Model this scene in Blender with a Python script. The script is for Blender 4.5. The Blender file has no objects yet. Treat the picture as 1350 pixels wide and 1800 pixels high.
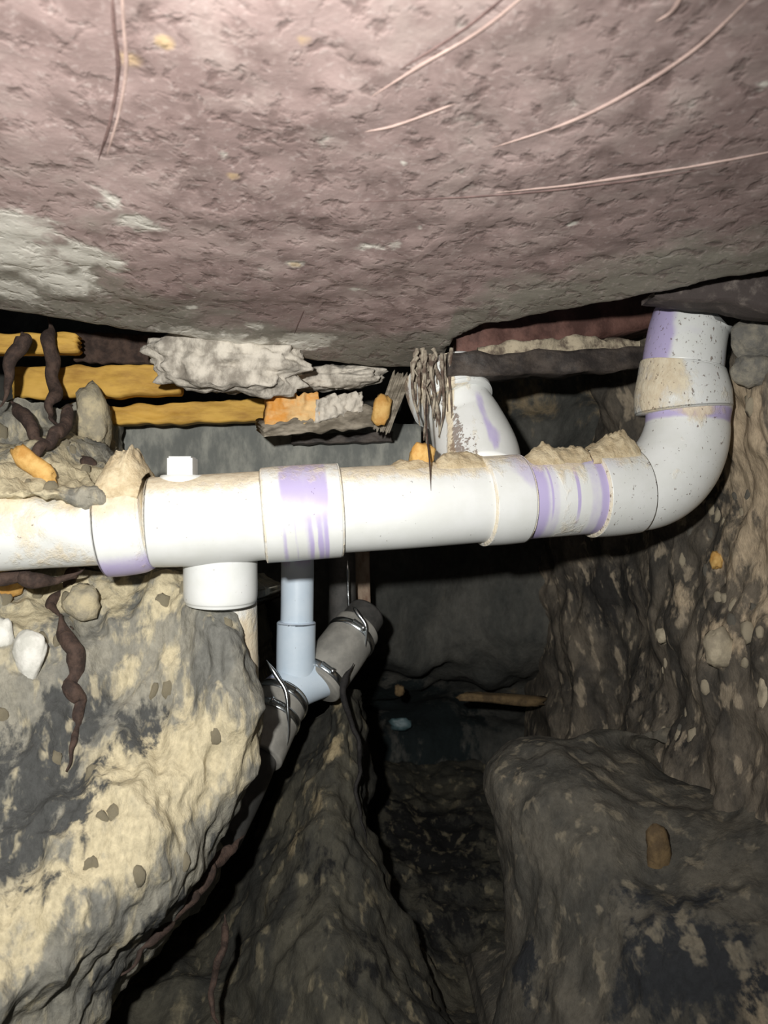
import bpy, bmesh, math, random
import numpy as np
from mathutils import Vector, noise, Matrix

# ------------------------------------------------------------------ camera, world, light, exposure
F = 1360.0            # focal length in pixels of the 1350x1800 frame
CZ = 0.72             # height of the lens above the tunnel floor datum
scene = bpy.context.scene
COL = scene.collection
cam_data = bpy.data.cameras.new('camera')
cam_data.sensor_fit = 'VERTICAL'
cam_data.sensor_height = 24.0
cam_data.lens = 24.0 * F / 1800.0
cam_data.clip_start = 0.02
cam_data.dof.use_dof = True
cam_data.dof.focus_distance = 1.1
cam_data.dof.aperture_fstop = 4.5
camera = bpy.data.objects.new('camera', cam_data)
COL.objects.link(camera)
camera.location = (0, 0, CZ)
camera.rotation_euler = (math.pi / 2, 0, 0)
scene.camera = camera

world = bpy.data.worlds.new('world')
scene.world = world
world.use_nodes = True
bg = world.node_tree.nodes['Background']
bg.inputs[0].default_value = (0.75, 0.8, 0.85, 1)
bg.inputs[1].default_value = 0.03

def P(px, py, d):
    """photo pixel + real depth (metres) -> world point"""
    return Vector(((px - 675.0) / F * d, d, CZ + (900.0 - py) / F * d))

def add_spot(name, loc, target, energy, angle, blend, size, color):
    l = bpy.data.lights.new(name, 'SPOT')
    l.energy = energy; l.spot_size = math.radians(angle); l.spot_blend = blend
    l.shadow_soft_size = size; l.color = color
    o = bpy.data.objects.new(name, l); COL.objects.link(o)
    o.location = loc
    o.rotation_euler = (Vector(target) - Vector(loc)).to_track_quat('-Z', 'Y').to_euler()
    return o
# hand lamp held just above and left of the lens
add_spot('hand_lamp_light', (-0.10, -0.02, CZ + 0.10), P(330, 900, 1.0), 60.0, 126, 1.0, 0.014, (1.0, 0.975, 0.925))

vs = scene.view_settings
vs.view_transform = 'Standard'
vs.look = 'None'
vs.exposure = 0.0
vs.gamma = 1.0
vs.use_curve_mapping = False

rng = random.Random(7)

# ------------------------------------------------------------------ helpers
def fr(p, s, o=4, seed=0.0):
    return noise.fractal((p[0] * s + seed, p[1] * s + seed * 1.7, p[2] * s - seed), 1.0, 2.0, o)

def sm(a, b, x):
    if a == b: return 0.0 if x < a else 1.0
    t = max(0.0, min(1.0, (x - a) / (b - a)))
    return t * t * (3 - 2 * t)

def tag(o, label=None, cat=None, group=None, kind=None):
    if label: o['label'] = label
    if cat: o['category'] = cat
    if group: o['group'] = group
    if kind: o['kind'] = kind
    return o

def empty(name, loc, label, cat, group=None):
    o = bpy.data.objects.new(name, None); COL.objects.link(o)
    o.location = loc; o.empty_display_size = 0.05
    tag(o, label, cat, group)
    return o

def link(name, me, mat, parent=None):
    o = bpy.data.objects.new(name, me); COL.objects.link(o)
    if mat: me.materials.append(mat)
    if parent is not None:
        o.parent = parent
        o.matrix_parent_inverse = Matrix.Translation(-Vector(world_loc(parent)))
    return o

def world_loc(o):
    v = Vector(o.location)
    if o.parent is not None:
        v = v  # parts carry no location of their own
    return v

def mesh(name, verts, faces, smooth=True, cols=None):
    me = bpy.data.meshes.new(name)
    me.from_pydata([tuple(v) for v in verts], [], faces)
    me.update()
    if smooth:
        me.polygons.foreach_set('use_smooth', [True] * len(me.polygons))
    if cols is not None:
        a = me.color_attributes.new('stain', 'FLOAT_COLOR', 'POINT')
        flat = np.ones((len(verts), 4), dtype=np.float32); flat[:, :3] = cols
        a.data.foreach_set('color', flat.ravel())
    return me

# ---- node helpers
def newmat(name):
    m = bpy.data.materials.new(name); m.use_nodes = True
    nt = m.node_tree; nt.nodes.clear()
    out = nt.nodes.new('ShaderNodeOutputMaterial')
    b = nt.nodes.new('ShaderNodeBsdfPrincipled')
    nt.links.new(b.outputs[0], out.inputs[0])
    return m, nt, b

def n_noise(nt, scale, detail=5, rough=0.6, stretch=(1, 1, 1), seed=0.0, dist=0.0, tilt=0.0):
    tc = nt.nodes.new('ShaderNodeTexCoord')
    mp = nt.nodes.new('ShaderNodeMapping')
    mp.inputs['Scale'].default_value = stretch
    mp.vector_type = 'TEXTURE' if tilt else 'POINT'
    if tilt:
        mp.inputs['Scale'].default_value = tuple(1.0 / v for v in stretch); mp.inputs['Rotation'].default_value = (0, tilt, 0)
    mp.inputs['Location'].default_value = (seed, seed * 0.7, -seed)
    nt.links.new(tc.outputs['Object'], mp.inputs[0])
    n = nt.nodes.new('ShaderNodeTexNoise')
    n.inputs['Scale'].default_value = scale; n.inputs['Detail'].default_value = detail
    n.inputs['Roughness'].default_value = rough; n.inputs['Distortion'].default_value = dist
    nt.links.new(mp.outputs[0], n.inputs['Vector'])
    return n.outputs['Fac']

def n_ramp(nt, src, lo, hi):
    r = nt.nodes.new('ShaderNodeMapRange'); r.interpolation_type = 'SMOOTHSTEP'
    r.inputs[1].default_value = lo; r.inputs[2].default_value = hi
    nt.links.new(src, r.inputs[0]); return r.outputs[0]

def n_mix(nt, fac, a, b, mode='MIX'):
    m = nt.nodes.new('ShaderNodeMix'); m.data_type = 'RGBA'; m.blend_type = mode
    for k, v in ((0, fac), (6, a), (7, b)):
        if isinstance(v, (int, float)): m.inputs[k].default_value = v
        elif isinstance(v, tuple): m.inputs[k].default_value = v + (1,) if len(v) == 3 else v
        else: nt.links.new(v, m.inputs[k])
    return m.outputs[2]

def n_math(nt, op, a, b=0.0, clamp=False):
    m = nt.nodes.new('ShaderNodeMath'); m.operation = op; m.use_clamp = clamp
    for k, v in ((0, a), (1, b)):
        if isinstance(v, (int, float)): m.inputs[k].default_value = v
        else: nt.links.new(v, m.inputs[k])
    return m.outputs[0]

def n_stain(nt):
    a = nt.nodes.new('ShaderNodeAttribute'); a.attribute_name = 'stain'
    s = nt.nodes.new('ShaderNodeSeparateColor')
    nt.links.new(a.outputs['Color'], s.inputs[0])
    return s.outputs[0], s.outputs[1], s.outputs[2]

def n_bump(nt, b, h, strength, dist):
    bp = nt.nodes.new('ShaderNodeBump')
    bp.inputs['Strength'].default_value = strength; bp.inputs['Distance'].default_value = dist
    nt.links.new(h, bp.inputs['Height']); nt.links.new(bp.outputs[0], b.inputs['Normal'])

def soil_mat(name, ca, cb, tan, dark, stretch=(1, 1, 0.42), scale=14.0, seed=0.0, speck=None, tilt=0.0):
    m, nt, b = newmat(name)
    R, G, B = n_stain(nt)
    n1 = n_noise(nt, scale, 6, 0.62, stretch, seed, 0.3, tilt)
    n2 = n_noise(nt, scale * 2.6, 5, 0.65, stretch, seed + 3.1, 0.0, tilt)
    n3 = n_noise(nt, scale * 9, 4, 0.7, (1, 1, 0.6), seed + 7.7)
    col = n_mix(nt, n_ramp(nt, n1, 0.36, 0.64), ca, cb)
    wob = n_math(nt, 'MULTIPLY', n_math(nt, 'SUBTRACT', n2, 0.5), 1.9)
    tanf = n_ramp(nt, n_math(nt, 'ADD', R, wob), 0.35, 0.75)
    col = n_mix(nt, tanf, col, tan)
    darkf = n_ramp(nt, n_math(nt, 'ADD', G, wob), 0.4, 0.7)
    col = n_mix(nt, darkf, col, dark)
    if speck:
        n4 = n_noise(nt, scale * 3.0, 3, 0.55, stretch, seed + 11.0, 0.2, tilt)
        col = n_mix(nt, n_math(nt, 'MULTIPLY', n_ramp(nt, n4, 0.56, 0.68), 0.75), col, speck)
    g = nt.nodes.new('ShaderNodeMapRange'); g.inputs[3].default_value = 0.72; g.inputs[4].default_value = 1.25
    g.inputs[1].default_value = 0.25; g.inputs[2].default_value = 0.75
    nt.links.new(n3, g.inputs[0])
    cmb = nt.nodes.new('ShaderNodeCombineColor')
    for k in range(3): nt.links.new(g.outputs[0], cmb.inputs[k])
    col = n_mix(nt, 1.0, col, cmb.outputs[0], 'MULTIPLY')
    nt.links.new(col, b.inputs['Base Color'])
    b.inputs['Roughness'].default_value = 0.92
    b.inputs['Specular IOR Level'].default_value = 0.25
    h = n_math(nt, 'ADD', n_math(nt, 'MULTIPLY', n2, 0.6), n_math(nt, 'MULTIPLY', n3, 0.5))
    n_bump(nt, b, h, 0.55, 0.008)
    return m

def simple_mat(name, ca, cb, scale=30.0, rough=0.8, metal=0.0, bump=0.4, stretch=(1, 1, 1), lo=0.38, hi=0.64, seed=0.0, dist=0.004):
    m, nt, b = newmat(name)
    n1 = n_noise(nt, scale, 6, 0.65, stretch, seed)
    n2 = n_noise(nt, scale * 5, 4, 0.6, stretch, seed + 5)
    nt.links.new(n_mix(nt, n_ramp(nt, n1, lo, hi), ca, cb), b.inputs['Base Color'])
    b.inputs['Roughness'].default_value = rough; b.inputs['Metallic'].default_value = metal
    n_bump(nt, b, n_math(nt, 'ADD', n1, n_math(nt, 'MULTIPLY', n2, 0.4)), bump, dist)
    return m

# ---- PVC: white plastic; stain attribute R = purple primer, G = dried mud, B = dark scratches
def pvc_mat(name='pvc_white', ca=(0.70, 0.72, 0.70), cb=(0.76, 0.78, 0.775)):
    m, nt, b = newmat(name)
    R, G, B = n_stain(nt)
    n1 = n_noise(nt, 22, 5, 0.6, (1, 1, 1), 2.0)
    n2 = n_noise(nt, 75, 5, 0.7, (1, 1, 0.6), 4.0)
    wob = n_math(nt, 'MULTIPLY', n_math(nt, 'SUBTRACT', n2, 0.5), 1.1)
    col = n_mix(nt, n_ramp(nt, n1, 0.3, 0.7), ca, cb)
    pf = n_math(nt, 'MULTIPLY', n_ramp(nt, n_math(nt, 'ADD', R, n_math(nt, 'MULTIPLY', wob, 0.35)), 0.15, 0.85), 0.85)
    col = n_mix(nt, pf, col, (0.44, 0.37, 0.66))
    mf = n_ramp(nt, n_math(nt, 'ADD', G, wob), 0.34, 0.80)
    mudc = n_mix(nt, n_ramp(nt, n2, 0.35, 0.65), (0.60, 0.48, 0.31), (0.74, 0.65, 0.47))
    col = n_mix(nt, n_math(nt, 'MULTIPLY', mf, 0.85), col, mudc)
    n3 = n_noise(nt, 210, 3, 0.6, (1, 1, 0.7), 8.0)
    bf = n_ramp(nt, n_math(nt, 'ADD', n3, n_math(nt, 'MULTIPLY', B, 0.10)), 0.70, 0.77)
    col = n_mix(nt, n_math(nt, 'MULTIPLY', bf, 0.75), col, (0.16, 0.10, 0.07))
    nt.links.new(col, b.inputs['Base Color'])
    r = nt.nodes.new('ShaderNodeMapRange'); r.inputs[3].default_value = 0.36; r.inputs[4].default_value = 0.9
    nt.links.new(mf, r.inputs[0]); nt.links.new(r.outputs[0], b.inputs['Roughness'])
    n_bump(nt, b, n_math(nt, 'MULTIPLY', n_math(nt, 'ADD', mf, bf), n2), 0.5, 0.004)
    return m

# ---- surfaces through control points
def cr(pts, m):
    pts = np.asarray(pts, float); n = len(pts)
    ext = np.concatenate([[2 * pts[0] - pts[1]], pts, [2 * pts[-1] - pts[-2]]])
    t = np.linspace(0, n - 1, m); i = np.minimum(t.astype(int), n - 2); f = (t - i)
    f = f.reshape((-1,) + (1,) * (pts.ndim - 1))
    a, b, c, d = ext[i], ext[i + 1], ext[i + 2], ext[i + 3]
    return 0.5 * (2 * b + (c - a) * f + (2 * a - 5 * b + 4 * c - d) * f ** 2 + (3 * b - a - 3 * c + d) * f ** 3)

def surface(rows, nu, nv):
    g = np.array([[tuple(P(*p)) for p in r] for r in rows])
    g = cr(g, nv)
    g = np.swapaxes(cr(np.swapaxes(g, 0, 1), nu), 0, 1)
    return g        # nv, nu, 3

def normals(g):
    du = np.gradient(g, axis=1); dv = np.gradient(g, axis=0)
    n = np.cross(du, dv); n /= np.maximum(np.linalg.norm(n, axis=2, keepdims=True), 1e-9)
    return n

def ext_left(rows, px, k):
    return [[(px, r[0][1], r[0][2] * k)] + r for r in rows]
def ext_right(rows, px, k):
    return [r + [(px, r[-1][1], r[-1][2] * k)] for r in rows]

def soil_patch(name, rows, nu, nv, amp=0.03, scale=6.0, seed=0.0, blobs=(), skirt=(0, 0.3, 0), vst=0.55, fine=0.25):
    """rows: control points (px,py,d); blobs: (px,py,d,radius,channel,weight) -> stain colours"""
    g = surface(rows, nu, nv); n = normals(g)
    flip = (n[nv // 2, nu // 2] @ np.array([0, -1, 0.0])) < 0
    if flip: n = -n
    out = g.copy()
    for j in range(nv):
        for i in range(nu):
            p = g[j, i]; q = (p[0], p[1], p[2] * vst)
            h = amp * fr(q, scale, 3, seed)
            r = noise.ridged_multi_fractal((q[0] * scale * 2.3 + seed, q[1] * scale * 2.3, q[2] * scale * 2.3), 1.0, 2.0, 3, 1.0, 2.0)
            h += amp * fine * (r - 1.2) + amp * fine * 0.55 * fr(q, scale * 6, 2, seed + 9)
            out[j, i] = p + n[j, i] * h
    cols = np.zeros((nv, nu, 3))
    for (bx, by, bd, br, ch, w) in blobs:
        c = np.array(P(bx, by, bd))
        dd = np.linalg.norm((out - c) * np.array([1, 0.6, 1]), axis=2) / br
        cols[:, :, ch] = np.maximum(cols[:, :, ch], w * np.clip(1.25 - dd, 0, 1))
    verts = list(out.reshape(-1, 3)); cl = list(cols.reshape(-1, 3))
    idx = lambda j, i: j * nu + i
    faces = []
    for j in range(nv - 1):
        for i in range(nu - 1):
            f = (idx(j, i), idx(j, i + 1), idx(j + 1, i + 1), idx(j + 1, i))
            faces.append(f if not flip else f[::-1])
    ring = [idx(0, i) for i in range(nu)] + [idx(j, nu - 1) for j in range(1, nv)] + \
           [idx(nv - 1, i) for i in range(nu - 2, -1, -1)] + [idx(j, 0) for j in range(nv - 2, 0, -1)]
    base = len(verts)
    for k in ring:
        verts.append(verts[k] + np.array(skirt)); cl.append(cl[k])
    m = len(ring)
    for k in range(m):
        faces.append((ring[k], base + k, base + (k + 1) % m, ring[(k + 1) % m]))
    return verts, faces, np.array(cl), out, n

def on_patch(out, n, px, py):
    """point of a surface that lies nearest to the line of sight through a photo pixel (authoring aid)"""
    q = out.reshape(-1, 3)
    u = (q[:, 0] / q[:, 1]) * F + 675; v = 900 - (q[:, 2] - CZ) / q[:, 1] * F
    k = np.argmin((u - px) ** 2 + (v - py) ** 2)
    return Vector(q[k]), Vector(n.reshape(-1, 3)[k])

# ---- sweeps
def frames(pts):
    pts = [Vector(p) for p in pts]; n = len(pts); T = []
    for i in range(n):
        a = pts[max(0, i - 1)]; b = pts[min(n - 1, i + 1)]
        T.append((b - a).normalized())
    ref = Vector((0, 0, 1)) if abs(T[0].z) < 0.8 else Vector((0, -1, 0))
    N = (ref - T[0] * ref.dot(T[0])).normalized(); out = []
    for i in range(n):
        N = (N - T[i] * N.dot(T[i])).normalized()
        out.append((T[i], N, T[i].cross(N).normalized()))
    return out

def sweep(stations, seg=48, cap=True, stain=None, disp=None, oval=None):
    """stations: (point, radius, s)."""
    fs = frames([s[0] for s in stations]); verts = []; cols = []; faces = []
    for (p, r, s), (T, N, B) in zip(stations, fs):
        for k in range(seg):
            a = 2 * math.pi * k / seg
            d = N * math.cos(a) + B * math.sin(a)
            rr = r
            q = Vector(p) + d * rr
            if disp: q = q + d * disp(q, d, s)
            verts.append(q)
            if stain: cols.append(stain(q, d, s))
    n = len(stations)
    for i in range(n - 1):
        for k in range(seg):
            k2 = (k + 1) % seg
            faces.append((i * seg + k, i * seg + k2, (i + 1) * seg + k2, (i + 1) * seg + k))
    if cap:
        faces.append(tuple(range(seg - 1, -1, -1)))
        faces.append(tuple(range((n - 1) * seg, n * seg)))
    return verts, faces, (np.array(cols) if stain else None)

def dense(ctrl, m):
    """ctrl: list of (px,py,d,r,s) -> smooth stations"""
    pts = np.array([list(P(a, b, c)) + [r, s] for a, b, c, r, s in ctrl])
    g = cr(pts, m) if len(ctrl) > 2 else np.array([pts[0] + (pts[1] - pts[0]) * t for t in np.linspace(0, 1, m)])
    return [(Vector(v[:3]), v[3], v[4]) for v in g]

def lip(st, e=0.003):
    """adds little rounded ends to a straight fitting"""
    a, b = st[0], st[1]; c, d = st[-1], st[-2]
    u = (b[0] - a[0]).normalized(); w = (d[0] - c[0]).normalized()
    st2 = [(a[0], a[1] - e, a[2]), (a[0] + u * e * 0.4, a[1] - e * 0.3, a[2])] + [(a[0] + u * e, a[1], a[2])] + st[1:-1] + \
          [(c[0] + w * e, c[1], c[2]), (c[0] + w * e * 0.4, c[1] - e * 0.3, c[2]), (c[0], c[1] - e, c[2])]
    return st2

def rock_mesh(name, size, seed, sub=3, rough=0.35, flat=1.0, sharp=0.0):
    bm = bmesh.new(); bmesh.ops.create_icosphere(bm, subdivisions=sub, radius=1.0)
    for v in bm.verts:
        d = v.co.normalized()
        h = 1 + rough * fr(d, 1.3, 3, seed) + rough * 0.35 * fr(d, 4.0, 2, seed + 5)
        if sharp:
            c = max(abs(d.x), abs(d.y), abs(d.z)); h *= (1 - sharp) + sharp / c * 0.85
        v.co = Vector((d.x * size[0], d.y * size[1], d.z * size[2])) * h
    me = bpy.data.meshes.new(name); bm.to_mesh(me); bm.free()
    me.polygons.foreach_set('use_smooth', [True] * len(me.polygons))
    return me

def board(corners_front, thick, seed=0.0, nu=60, nv=10, amp=0.004):
    """rough board: four front corners (tl,tr,br,bl) as world points, pushed back by thick; ragged ends"""
    tl, tr, br, bl = [Vector(c) for c in corners_front]
    nrm = (tr - tl).cross(bl - tl).normalized()
    if nrm.y < 0: nrm = -nrm
    verts = []; faces = []
    for side in (0, 1):
        for j in range(nv):
            for i in range(nu):
                u = i / (nu - 1); v = j / (nv - 1)
                rag = 0.02 * noise.noise((v * 6 + seed, seed, side * 0.3)) * (abs(2 * u - 1) ** 8)
                p = tl.lerp(tr, u).lerp(bl.lerp(br, u), v) + (tr - tl) * rag
                edge = amp * 1.6 * noise.noise((u * 9 + seed, v * 2, 3.0)) * (abs(2 * v - 1) ** 6)
                p = p + (bl - tl).normalized() * edge
                h = amp * (fr((u * 7, v * 2.5, seed), 1.0, 3, seed))
                p = p + nrm * (thick * side + (h if side == 0 else 0))
                verts.append(p)
    idx = lambda s, j, i: s * nu * nv + j * nu + i
    for j in range(nv - 1):
        for i in range(nu - 1):
            faces.append((idx(0, j, i), idx(0, j + 1, i), idx(0, j + 1, i + 1), idx(0, j, i + 1)))
            faces.append((idx(1, j, i), idx(1, j, i + 1), idx(1, j + 1, i + 1), idx(1, j + 1, i)))
    ring = [(0, i) for i in range(nu)] + [(j, nu - 1) for j in range(1, nv)] + [(nv - 1, i) for i in range(nu - 2, -1, -1)] + [(j, 0) for j in range(nv - 2, 0, -1)]
    for k in range(len(ring)):
        a, b = ring[k], ring[(k + 1) % len(ring)]
        faces.append((idx(0, *a), idx(0, *b), idx(1, *b), idx(1, *a)))
    return verts, faces

# ------------------------------------------------------------------ materials
M_pvc = pvc_mat()
M_pvc_blue = pvc_mat('pvc_pale_blue', (0.60, 0.72, 0.84), (0.68, 0.79, 0.90))
M_soil_left = soil_mat('soil_tan_grey', (0.155, 0.155, 0.14), (0.29, 0.275, 0.225), (0.53, 0.465, 0.315), (0.07, 0.072, 0.07), seed=1.0, scale=17, stretch=(1, 1, 0.34), speck=(0.45, 0.40, 0.28))
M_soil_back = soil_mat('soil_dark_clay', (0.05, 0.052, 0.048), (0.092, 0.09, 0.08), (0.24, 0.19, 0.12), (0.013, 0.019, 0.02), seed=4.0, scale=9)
M_soil_right = soil_mat('soil_brown_clay', (0.055, 0.05, 0.043), (0.15, 0.128, 0.10), (0.46, 0.37, 0.26), (0.03, 0.028, 0.026), seed=9.0, scale=15, stretch=(1, 1, 0.4), speck=(0.36, 0.30, 0.22), tilt=-0.35)
M_mound = soil_mat('soil_mound_clay', (0.055, 0.053, 0.046), (0.105, 0.096, 0.078), (0.30, 0.25, 0.175), (0.024, 0.026, 0.029), seed=13.0, scale=14, stretch=(1, 1, 0.4), speck=(0.20, 0.175, 0.13), tilt=-0.5)
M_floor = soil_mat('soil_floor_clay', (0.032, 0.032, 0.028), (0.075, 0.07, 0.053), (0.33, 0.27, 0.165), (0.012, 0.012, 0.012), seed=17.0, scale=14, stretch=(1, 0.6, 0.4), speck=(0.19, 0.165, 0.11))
M_crumb = simple_mat('dried_mud', (0.50, 0.40, 0.25), (0.66, 0.56, 0.38), 60, 0.95, bump=0.8)
M_clod = simple_mat('clod_soil', (0.30, 0.27, 0.20), (0.50, 0.43, 0.28), 40, 0.95, bump=0.8)
M_clod_grey = simple_mat('clod_grey', (0.16, 0.155, 0.14), (0.30, 0.275, 0.22), 40, 0.95, bump=0.8)
M_fibre = simple_mat('fibre_mud', (0.09, 0.06, 0.045), (0.36, 0.32, 0.25), 60, 0.9, bump=0.5)
M_root = simple_mat('root_bark', (0.03, 0.018, 0.014), (0.075, 0.046, 0.034), 60, 0.85, bump=0.7)
M_black_strand = simple_mat('strand_black', (0.006, 0.005, 0.005), (0.016, 0.014, 0.013), 60, 0.8, bump=0.5)
M_wood = simple_mat('wood_amber', (0.36, 0.19, 0.035), (0.66, 0.40, 0.08), 22, 0.75, bump=0.5, stretch=(0.35, 1, 1.5), lo=0.3, hi=0.6)
M_wood_orange = simple_mat('wood_orange', (0.66, 0.29, 0.05), (0.72, 0.50, 0.24), 30, 0.8, bump=0.6, stretch=(0.5, 1, 1))
M_wood_grey = simple_mat('wood_grey', (0.14, 0.12, 0.09), (0.34, 0.30, 0.24), 40, 0.85, bump=0.6, stretch=(0.4, 1, 1.4))
M_mortar = simple_mat('mortar_pale', (0.25, 0.225, 0.19), (0.62, 0.575, 0.50), 34, 0.9, bump=0.8, stretch=(1, 1, 0.6), lo=0.33, hi=0.6)
M_ledge_mortar = simple_mat('mortar_brown', (0.13, 0.10, 0.075), (0.42, 0.36, 0.26), 40, 0.9, bump=0.8, lo=0.4, hi=0.58)
M_footing = simple_mat('concrete_grey', (0.16, 0.17, 0.16), (0.33, 0.335, 0.30), 20, 0.85, bump=0.5, stretch=(1.2, 1, 0.5))
M_beam_rust = simple_mat('concrete_rust', (0.075, 0.035, 0.028), (0.17, 0.085, 0.068), 24, 0.7, bump=0.5)
M_beam_dark = simple_mat('steel_dark', (0.025, 0.02, 0.018), (0.075, 0.06, 0.05), 40, 0.65, bump=0.6, stretch=(0.6, 1, 1))
M_beam_spot = simple_mat('concrete_spotted', (0.055, 0.043, 0.04), (0.20, 0.17, 0.15), 55, 0.8, bump=0.6, lo=0.5, hi=0.8)
M_rubber = simple_mat('rubber_grey', (0.24, 0.235, 0.215), (0.33, 0.32, 0.29), 30, 0.6, bump=0.15)
M_steel = simple_mat('clamp_steel', (0.62, 0.66, 0.68), (0.75, 0.78, 0.80), 60, 0.25, 1.0, bump=0.1)
M_darkpipe = simple_mat('pipe_charcoal', (0.04, 0.04, 0.038), (0.075, 0.072, 0.068), 30, 0.7, bump=0.3)
M_stake = simple_mat('stake_wood', (0.16, 0.09, 0.06), (0.34, 0.27, 0.20), 30, 0.85, bump=0.6, stretch=(1, 1, 0.4))
M_stone = simple_mat('stone_pale', (0.55, 0.55, 0.50), (0.74, 0.73, 0.68), 40, 0.8, bump=0.4)
M_brown = simple_mat('stone_brown', (0.07, 0.045, 0.02), (0.15, 0.10, 0.045), 40, 0.85, bump=0.5)
M_stone_tan = simple_mat('stone_tan', (0.30, 0.26, 0.19), (0.46, 0.40, 0.29), 40, 0.85, bump=0.5)
M_stone_amber = simple_mat('stone_amber', (0.50, 0.26, 0.06), (0.66, 0.42, 0.14), 40, 0.75, bump=0.5)
M_print = simple_mat('print_ink', (0.22, 0.24, 0.25), (0.52, 0.55, 0.55), 400, 0.5, bump=0.0, stretch=(1, 1, 0.2))
M_blue = simple_mat('plastic_teal', (0.06, 0.11, 0.12), (0.13, 0.20, 0.22), 40, 0.5, bump=0.2)

def slab_mat():
    m, nt, b = newmat('concrete_underside')
    R, G, B = n_stain(nt)
    n1 = n_noise(nt, 5, 5, 0.6, (1, 1, 1), 1.0, 0.4)
    n2 = n_noise(nt, 60, 3, 0.5, (1, 0.8, 1), 2.0, 0.3)
    n3 = n_noise(nt, 150, 4, 0.6, (1, 1, 1), 6.0)
    n5 = n_noise(nt, 14, 4, 0.6, (1, 1, 1), 15.0, 0.5)
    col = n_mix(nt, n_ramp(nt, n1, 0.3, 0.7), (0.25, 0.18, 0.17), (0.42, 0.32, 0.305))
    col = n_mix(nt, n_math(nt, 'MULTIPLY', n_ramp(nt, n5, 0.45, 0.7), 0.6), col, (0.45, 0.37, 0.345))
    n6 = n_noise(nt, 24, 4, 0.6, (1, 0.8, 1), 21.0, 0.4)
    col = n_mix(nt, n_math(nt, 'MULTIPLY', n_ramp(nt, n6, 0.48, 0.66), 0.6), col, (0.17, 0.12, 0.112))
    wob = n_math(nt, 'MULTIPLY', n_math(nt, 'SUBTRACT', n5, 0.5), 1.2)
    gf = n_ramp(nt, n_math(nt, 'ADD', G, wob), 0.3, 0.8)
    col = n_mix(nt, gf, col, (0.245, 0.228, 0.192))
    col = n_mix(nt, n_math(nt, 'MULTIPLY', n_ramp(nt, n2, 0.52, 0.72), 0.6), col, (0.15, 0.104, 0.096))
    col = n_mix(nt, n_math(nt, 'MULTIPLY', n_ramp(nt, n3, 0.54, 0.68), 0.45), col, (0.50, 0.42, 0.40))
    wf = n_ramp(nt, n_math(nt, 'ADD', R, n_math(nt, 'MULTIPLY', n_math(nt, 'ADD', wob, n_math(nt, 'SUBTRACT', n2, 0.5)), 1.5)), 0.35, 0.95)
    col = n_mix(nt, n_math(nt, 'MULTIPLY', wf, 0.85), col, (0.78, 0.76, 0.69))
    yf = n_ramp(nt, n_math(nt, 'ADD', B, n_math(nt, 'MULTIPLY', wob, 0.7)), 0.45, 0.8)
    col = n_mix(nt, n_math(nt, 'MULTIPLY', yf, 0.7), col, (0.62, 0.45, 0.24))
    nt.links.new(col, b.inputs['Base Color'])
    b.inputs['Roughness'].default_value = 0.62
    b.inputs['Specular IOR Level'].default_value = 0.4
    h = n_math(nt, 'SUBTRACT', n_math(nt, 'ADD', n_math(nt, 'MULTIPLY', n3, 0.25), n_math(nt, 'MULTIPLY', n5, 0.5)), n_math(nt, 'MULTIPLY', n_ramp(nt, n2, 0.5, 0.7), 0.5))
    n_bump(nt, b, h, 0.42, 0.006)
    return m
M_slab = slab_mat()
M_crease_pale = simple_mat('crease_pale', (0.40, 0.29, 0.26), (0.50, 0.37, 0.33), 40, 0.6, bump=0.2)
M_crease_dark = simple_mat('crease_dark', (0.10, 0.06, 0.055), (0.20, 0.13, 0.12), 40, 0.7, bump=0.2)

# ------------------------------------------------------------------ concrete slab overhead
def slab_z(x, y):
    """height of the slab underside above the lens"""
    z = 0.39 - 0.13 * y
    z += 0.010 * fr((x, y, 0.0), 2.2, 3, 3.0) + 0.0035 * fr((x, y, 0.0), 16.0, 3, 8.0)
    return z
EDGE = [(-200, 535), (0, 555), (150, 574), (300, 594), (450, 622), (560, 640), (650, 650), (740, 650), (776, 642), (792, 606),
        (850, 577), (950, 558), (1060, 540), (1180, 517), (1270, 498), (1350, 484), (1500, 462)]
def slab_hit(px, py):
    a, bb = 0.15, 2.2
    for _ in range(40):
        m_ = 0.5 * (a + bb)
        if (900 - py) / F * m_ < slab_z((px - 675) / F * m_, m_): a = m_
        else: bb = m_
    d = 0.5 * (a + bb); return Vector(((px - 675) / F * d, d, CZ + slab_z((px - 675) / F * d, d)))
edge_w = [slab_hit(*e) for e in EDGE]
ex = np.array([e.x for e in edge_w]); ey = np.array([e.y for e in edge_w])
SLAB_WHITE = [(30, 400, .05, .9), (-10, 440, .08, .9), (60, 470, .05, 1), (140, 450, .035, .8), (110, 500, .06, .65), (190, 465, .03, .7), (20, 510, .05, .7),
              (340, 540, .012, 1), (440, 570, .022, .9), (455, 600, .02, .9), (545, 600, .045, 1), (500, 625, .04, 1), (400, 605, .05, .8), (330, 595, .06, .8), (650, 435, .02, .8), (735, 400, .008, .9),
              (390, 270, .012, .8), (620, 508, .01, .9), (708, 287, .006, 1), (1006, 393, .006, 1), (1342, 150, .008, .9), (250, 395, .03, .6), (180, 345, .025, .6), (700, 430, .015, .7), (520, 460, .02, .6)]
SLAB_YEL = [(225, 105, .022, .75), (535, 70, .012, .7), (410, 310, .012, .8), (520, 465, .015, .7), (290, 75, .012, .8)]
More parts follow.
